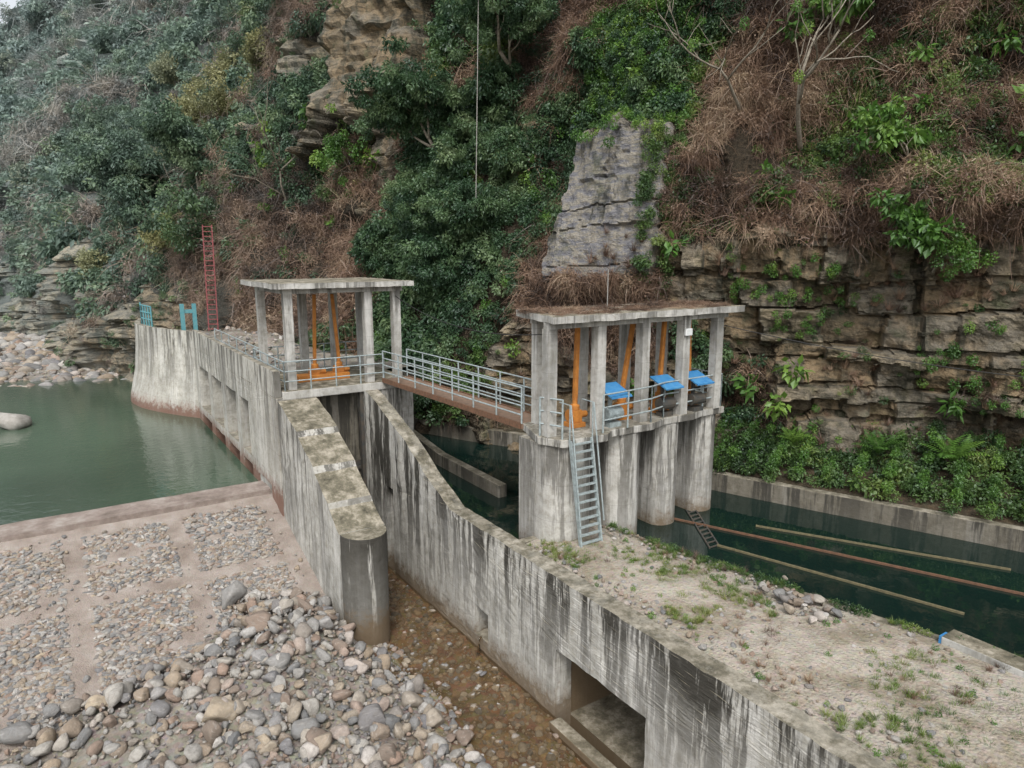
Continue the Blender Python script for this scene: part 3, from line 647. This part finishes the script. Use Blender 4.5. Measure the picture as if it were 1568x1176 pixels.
mk('gate_panels',MB().box(2.4,3.02,-2.4,-2.3,.5,5.2).box(4.18,4.9,-2.2,-2.1,.5,5.2).box(5.8,6.65,-2.2,-2.1,.5,5.2),M['steel'],B)
mb=MB()
for a,b in ((1.12,-3.2),(2.65,-3.25),(4.2,-3.25),(5.75,-3.25),(7.2,-3.2)): column(mb,a,b,zd,8.22,.27)
for a in (1.7,3.2,4.8,6.3,7.3): column(mb,a,-1.9,zd,8.22,.25)
rough(mk('columns',mb,M['COL'],B),.2,.012)
mk('roof_beams',MB().box(1.0,7.45,-3.38,-3.1,8.22,8.38).box(1.55,7.45,-2.05,-1.75,8.22,8.38),M['COL'],B)
rough(mk('roof_slab',MB().prism([(.88,-3.65),(7.75,-3.7),(7.8,-1.3),(1.4,-1.3)],8.38,8.55),M['COL'],B),.2,.03)
for i,a in enumerate((2.3,3.95,5.4,6.6)): hoist(B,a,-2.75,zd,8.5,i+1,(.05,.35,.1,-.1)[i])
for i,(cx,cy) in enumerate(((3.15,-3.3),(5.2,-3.2),(6.45,-3.2))):
    mk('motor_cover_%d'%i,MB().add([(cx-.35,cy-.35,zd+.82),(cx+.35,cy-.35,zd+.82),(cx+.35,cy+.3,zd+1.08),(cx-.35,cy+.3,zd+1.08),(cx-.35,cy-.35,zd+.86),(cx+.35,cy-.35,zd+.86),(cx+.35,cy+.3,zd+1.12),(cx-.35,cy+.3,zd+1.12)],[(0,3,2,1),(4,5,6,7),(0,1,5,4),(1,2,6,5),(2,3,7,6),(3,0,4,7)]),M['blue'],B)
    mk('motor_%d'%i,MB().box(cx-.2,cx+.2,cy-.12,cy+.15,zd,zd+.12).tube([(cx-.25,cy,zd+.35),(cx+.25,cy,zd+.35)],.17,14).box(cx-.05,cx+.05,cy+.1,cy+.16,zd+.12,zd+.95),M['galv'] if i==0 else M['steel'],B)
railing('deck_railing',[(2.45,-3.72,zd),(4.3,-3.55,zd),(5.0,-3.32,zd),(7.5,-3.22,zd),(7.5,-1.7,zd)],1.0,'galv',B,3,.9)
railing('side_railing',[(.95,-3.05,zd),(1.2,-3.65,zd)],1.0,'galv',B,3,.8)
mb=MB();mb.box(5.75-.13,5.75+.13,-3.47,-3.39,7.78,7.98);mk('flood_lamp_housing',mb,M['white'],B,.02)
mk('roof_antenna',MB().tube([(4.0,-2,8.5),(4.0,-2,9.6)],.015,6),M['pale'],B)
n=320;P=np.stack([rng.uniform(1.2,7.6,n),rng.uniform(-3.5,-1.5,n),np.full(n,8.56)],1)
instancer('roof_leaf_litter',P,rotz(n,.1),np.stack([rng.uniform(.15,.4,n)]*2+[rng.uniform(.05,.16,n)],1),rng.integers(0,4,n),C['dead'])
e=empty('steel_ladder');mb=MB()
for s_ in (0,.66): mb.beam((1.32+s_,-3.82,5.5),(1.45+s_,-4.15,2.78),.05,.09)
for k in range(13):
    f=(k+.5)/13;zz_=5.5-f*2.72;mb.beam((1.32+.13*f,-3.82-.33*f,zz_),(1.98+.13*f,-3.82-.33*f,zz_),.10,.03)
mk('stringers_and_rungs',mb,M['galv'],e)
mk('handrails',MB().tube([(1.30,-3.4,6.4),(1.30,-3.85,6.4),(1.38,-4.2,3.4)],.02,6).tube([(2.02,-3.4,6.4),(2.02,-3.85,6.4),(2.14,-4.2,3.4)],.02,6).tube([(1.30,-3.82,6.4),(1.30,-3.82,5.5)],.02,6).tube([(2.02,-3.82,6.4),(2.02,-3.82,5.5)],.02,6),M['galv'],e)
mk('ladder_pad',MB().box(.9,2.7,-4.5,-3.6,2.6,2.78),M['L1'],e,.02)
F=empty('footbridge');a=Vector((1.2,6.3,5.62));b=Vector((1.75,-1.75,5.52))
mk('deck_slab',MB().beam(a-Vector((0,0,.08)),b-Vector((0,0,.08)),.95,.12),M['bridge'],F)
mk('side_beams',MB().beam(a+Vector((-.5,0,-.06)),b+Vector((-.5,0,-.06)),.05,.16).beam(a+Vector((.5,0,-.06)),b+Vector((.5,0,-.06)),.05,.16),M['rust'],F)
railing('left_railing',[tuple(a+Vector((-.47,0,0))),tuple(b+Vector((-.47,0,0)))],1.0,'galv',F,4,1.1);railing('right_railing',[tuple(a+Vector((.47,0,0))),tuple(b+Vector((.47,0,0)))],1.0,'galv',F,4,1.1)
railing('teal_guard_railing',[(-4.5,26,6.1),(-4.8,28,6.1),(-4.6,30.2,6.1)],1.1,'teal',None,3,.5,.04)
mk('teal_hoist_frame',MB().box(-3.3,-3.1,24,24.2,5.2,7.4).box(-2.7,-2.5,24,24.2,5.2,7.4).box(-3.2,-2.6,24.05,24.15,6.9,7.1),M['teal'])
railing('platform_railing',[(-2.2,11,5.3),(-2.2,21,5.3)],1.0,'galv',None,2,1.6)
mb=MB();lx,ly=-.85,28.9
for s_ in (-.24,.24): mb.beam((lx+s_,ly-s_*.6,5.4),(lx+.3+s_,ly+1.1-s_*.6,11.8),.06,.07)
for k in range(22):
    f=k/21;mb.beam((lx-.24+.3*f,ly+.14+1.1*f,5.5+6.2*f),(lx+.24+.3*f,ly-.14+1.1*f,5.5+6.2*f),.05,.045)
mk('red_rock_ladder',mb,M['red'])
# ---------------------------------------------------------------- weir + river bed
ax,ay=np.meshgrid(np.linspace(-34,-3.04,240),np.linspace(-.3,9.2,110))
def apz(y): return np.interp(y,[-.3,2,7.7,7.95,8.8,8.95,9.2],[-.42,-.02,1.55,1.70,1.70,1.6,.4])
az=apz(ay)+.05*fbm(ax*1.5,ay*1.5)
grid('weir_apron',ax,ay,az,M['mortar'])
rough(mk('weir_crest_cap',MB().box(-34,-3.12,7.75,8.9,1.2,1.76),M['cap']),.4,.03)
def bedz(x,y):
    base=-.42+.05*fbm(x*.8,y*.8)
    wl=np.interp(y,[-20,-10,-5.3,-3.3,.3,3],[-3.6,-3.2,-2.9,-2.7,-2.9,-3.0])
    k=ss(wl+1.2,wl-.6,x)
    z=-.86+k*(base+.86)
    mound=.95*np.exp(-((x+4.7)/1.5)**2-((y-.6)/1.7)**2)+.5*np.exp(-((x+6.0)/2.2)**2-((y+1.5)/1.8)**2)+.35*np.exp(-((x+8.5)/2)**2-((y+.6)/1.2)**2)
    z=z+mound*ss(-2.6,-3.6,x)
    return z+.12*fbm(x*2,y*2,0,3)
def surfz(x,y): return np.where((y>-.2)&(x<-3.3),apz(y)+np.maximum((bedz(x,y)+.42)*ss(4,0,y),0),bedz(x,y))
bx,by=np.meshgrid(np.linspace(-34,.02,260),np.linspace(-25,8,240))
bz=np.where((by>-.2)&(bx<-3.3),apz(by)-.12+(bedz(bx,by)+.42)*ss(4,0,by),bedz(bx,by))
grid('riverbed_ground',bx,by,bz,M['gravel'])
sx,sy=np.meshgrid(np.linspace(-3.4,.0,60),np.linspace(-25,8,200));grid('stream_bed_ground',sx,sy,np.minimum(bedz(sx,sy)+.012,-.55),M['bed'])
mk('stream_water',MB().add([(-3.5,-25,-.76),(0,-25,-.76),(0,6.6,-.76),(-3.5,6.6,-.76)],[(0,1,2,3)]),M['stream'])
mk('river_water',MB().add([(-60,8.8,1.55),(-3.1,8.8,1.55),(-3.1,22,1.55),(2,34,1.55),(-2,70,1.55),(-100,110,1.55),(-100,8.8,1.55)],[tuple(range(7))]),M['pond'])
n=14000;px=rng.uniform(-18,-3.2,n);py=rng.uniform(.2,7.6,n)
rib=(np.abs(((px+3.4)%2.9)-1.45)>1.17)|(np.abs(py-4.3)<.24)|(px>-3.7)|(py>7.3)
edge=vn(px*1.0,py*1.0,2)+.3*vn(px*4,py*4,6)
kp=~rib&(edge>.30);px,py=px[kp],py[kp];n=len(px)
instancer('masonry_cobbles',np.c_[px,py,apz(py)-.005],rotz(n,.12),np.c_[.055+.12*rng.random(n)**1.7,.055+.09*rng.random(n)**1.7,.06+.03*rng.random(n)],rng.integers(0,12,n),C['stone'])
def rub(n,smin,smax,pw,lift,name):
    px=rng.uniform(-13,-2.2,n);py=rng.uniform(-9,3.4,n)
    lim=np.interp(px,[-13,-7,-5.4,-3.6,-3.1],[.7,.9,3.0,2.6,2.0])+.8*fbm(px,py)
    dens=np.interp(px,[-13,-9,-7,-3.2,-2.2],[.35,.45,.9,1,.25])
    kp=(py<lim)&(rng.random(n)<dens)&~((px>-3.1)&(py>-.4));px,py=px[kp],py[kp];m_=len(px)
    s=smin+(smax-smin)*rng.random(m_)**pw
    return instancer(name,np.c_[px,py,surfz(px,py)+s*lift+rng.random(m_)*.06],rotz(m_,.55),s,rng.integers(0,12,m_),C['stone'])
rub(3000,.07,.26,2.2,.35,'rubble_stone_pile');rub(8000,.02,.08,1.5,.3,'river_pebbles');rub(110,.24,.38,1.8,.4,'large_boulders')
n=4200;px=rng.uniform(-3.2,-.05,n);py=rng.uniform(-9,5,n)
instancer('stream_bed_pebbles',np.c_[px,py,np.minimum(bedz(px,py),-.7)+.02],rotz(n),.02+.13*rng.random(n)**4,rng.integers(0,12,n),C['stone'])
n=380;px=rng.uniform(-15,-3.2,n);py=rng.uniform(.5,7.5,n)
instancer('loose_apron_stones',np.c_[px,py,apz(py)+.04],rotz(n),.02+.09*rng.random(n)**3,rng.integers(0,12,n),C['stone'])
for (qx,qy,s) in ((-5.5,3.0,.50),(-10.6,.2,.42),(-5.3,.5,.40),(-8.6,.3,.36),(-6.8,-1.9,.42),(-11.3,25,.95),(-3.6,-1.6,.32)):
    z_=float(surfz(np.array(qx),np.array(qy))) if qy<9 else 1.5
    instancer('boulder',[(qx,qy,z_+s*.35)],[(.2,.1,qx)],[s],[int(abs(qx*7))%5],C['stone'])
gx,gy=np.meshgrid(np.linspace(-60,2,160),np.linspace(33,110,120))
bch=lambda px,py:np.clip(1.1+.10*(py-36.5+3*fbm(px*.15,py*.15)+.25*(px+10)),.9,3)+.2*fbm(px*.5,py*.5)
grid('pebble_beach_ground',gx,gy,bch(gx,gy),M['gravel'])
n=2600;px=rng.uniform(-24,-5,n);py=rng.uniform(34,58,n);s=.12+.6*rng.random(n)**4
instancer('beach_stones',np.c_[px,py,bch(px,py)],rotz(n),s,rng.integers(0,12,n),C['stone'])
gx=np.linspace(-260,60,90);hh=np.linspace(0,1,30);GX,HH=np.meshgrid(gx,hh)
top=66+30*fbm(GX*.012,0*GX,2)+25*fbm(GX*.05,0*GX,5)
GY=190+60*HH+20*fbm(GX*.03,HH*3);GZ=HH*top
N=NT('hazed_distant_forest');p=N.pos();c=N.mix(N.noise(p,.12,5,.7),(.34,.41,.43),(.48,.55,.58));M['dist']=N.out(c,1)  # forest colour paled to blue-grey: distance haze is painted in
grid('distant_hills',GX,GY,GZ,M['dist'])
gx,gy=np.meshgrid(np.linspace(-400,400,5),np.linspace(-200,600,5));grid('ground',gx,gy,gx*0-1.6,M['gravel'])
mb=MB();mb.tube([(-.01,-1.7,-.36),(-.08,-1.72,-.40),(-.12,-1.74,-.55),(-.13,-1.75,-.78)],[.03,.035,.03,.05],6);mk('outlet_water_spill',mb,M['stream'],smooth=True)
def cablem(name,a,b,sag,mat,r=.012,n=16):
    a=Vector(a);b=Vector(b);mb=MB();mb.tube([a+(b-a)*k/n-Vector((0,0,sag*4*(k/n)*(1-k/n))) for k in range(n+1)],r,5);mk(name,mb,M[mat])
cablem('power_cable',(7.3,-3.2,8.0),(15,-12,6.6),.3,'cable');cablem('power_cable',(1.4,6.8,8.6),(1.2,-3.2,8.1),.5,'cable')
x_,y_,z_,_,_,_,nx_,ny_=surf(np.array([45.0,45.0]),np.array([22,12.0]))
cablem('hanging_cable',(x_[1]-nx_[1]*1.6+.1,y_[1]-ny_[1]*1.6,21),(x_[1]-nx_[1]*1.8,y_[1]-ny_[1]*1.8,11.6),.1,'pale',.018)
e=empty('concrete_slab_cover');mk('slab',MB().box(4.5,4.98,-13.6,-11.2,2.6,2.88),M['COL'],e,.02);mk('painted_edge',MB().box(4.5,4.75,-11.2,-11.16,2.7,2.87),M['blue'],e)
# ---------------------------------------------------------------- light, world, camera
w=D.worlds.new('World');scene.world=w;w.use_nodes=True;nt=w.node_tree;bg=nt.nodes['Background']
sk=nt.nodes.new('ShaderNodeTexSky');sk.sky_type='NISHITA';sk.sun_disc=False
el,az=math.radians(52),math.radians(215)
sk.sun_elevation=el;sk.sun_rotation=az;sk.dust_density=4;sk.air_density=1.2
hs=nt.nodes.new('ShaderNodeHueSaturation');hs.inputs['Saturation'].default_value=.25;hs.inputs['Value'].default_value=1.55
nt.links.new(sk.outputs[0],hs.inputs['Color']);nt.links.new(hs.outputs[0],bg.inputs[0]);bg.inputs[1].default_value=.15
sl=D.lights.new('sun','SUN');sl.energy=1.5;sl.angle=math.radians(12);sl.color=(1,.97,.92);so=D.objects.new('sun',sl);scene.collection.objects.link(so)
sd=Vector((math.sin(az)*math.cos(el),math.cos(az)*math.cos(el),math.sin(el)));so.rotation_euler=sd.to_track_quat('Z','Y').to_euler()
cam=D.cameras.new('camera');co=D.objects.new('camera',cam);scene.collection.objects.link(co);scene.camera=co
co.location=(-8.94,-16.76,10);co.rotation_euler=(math.radians(79.42),0,math.radians(-33.43));cam.sensor_width=36;cam.lens=24.34;cam.clip_end=2000
scene.view_settings.view_transform='Standard';scene.view_settings.look='None';scene.view_settings.exposure=0
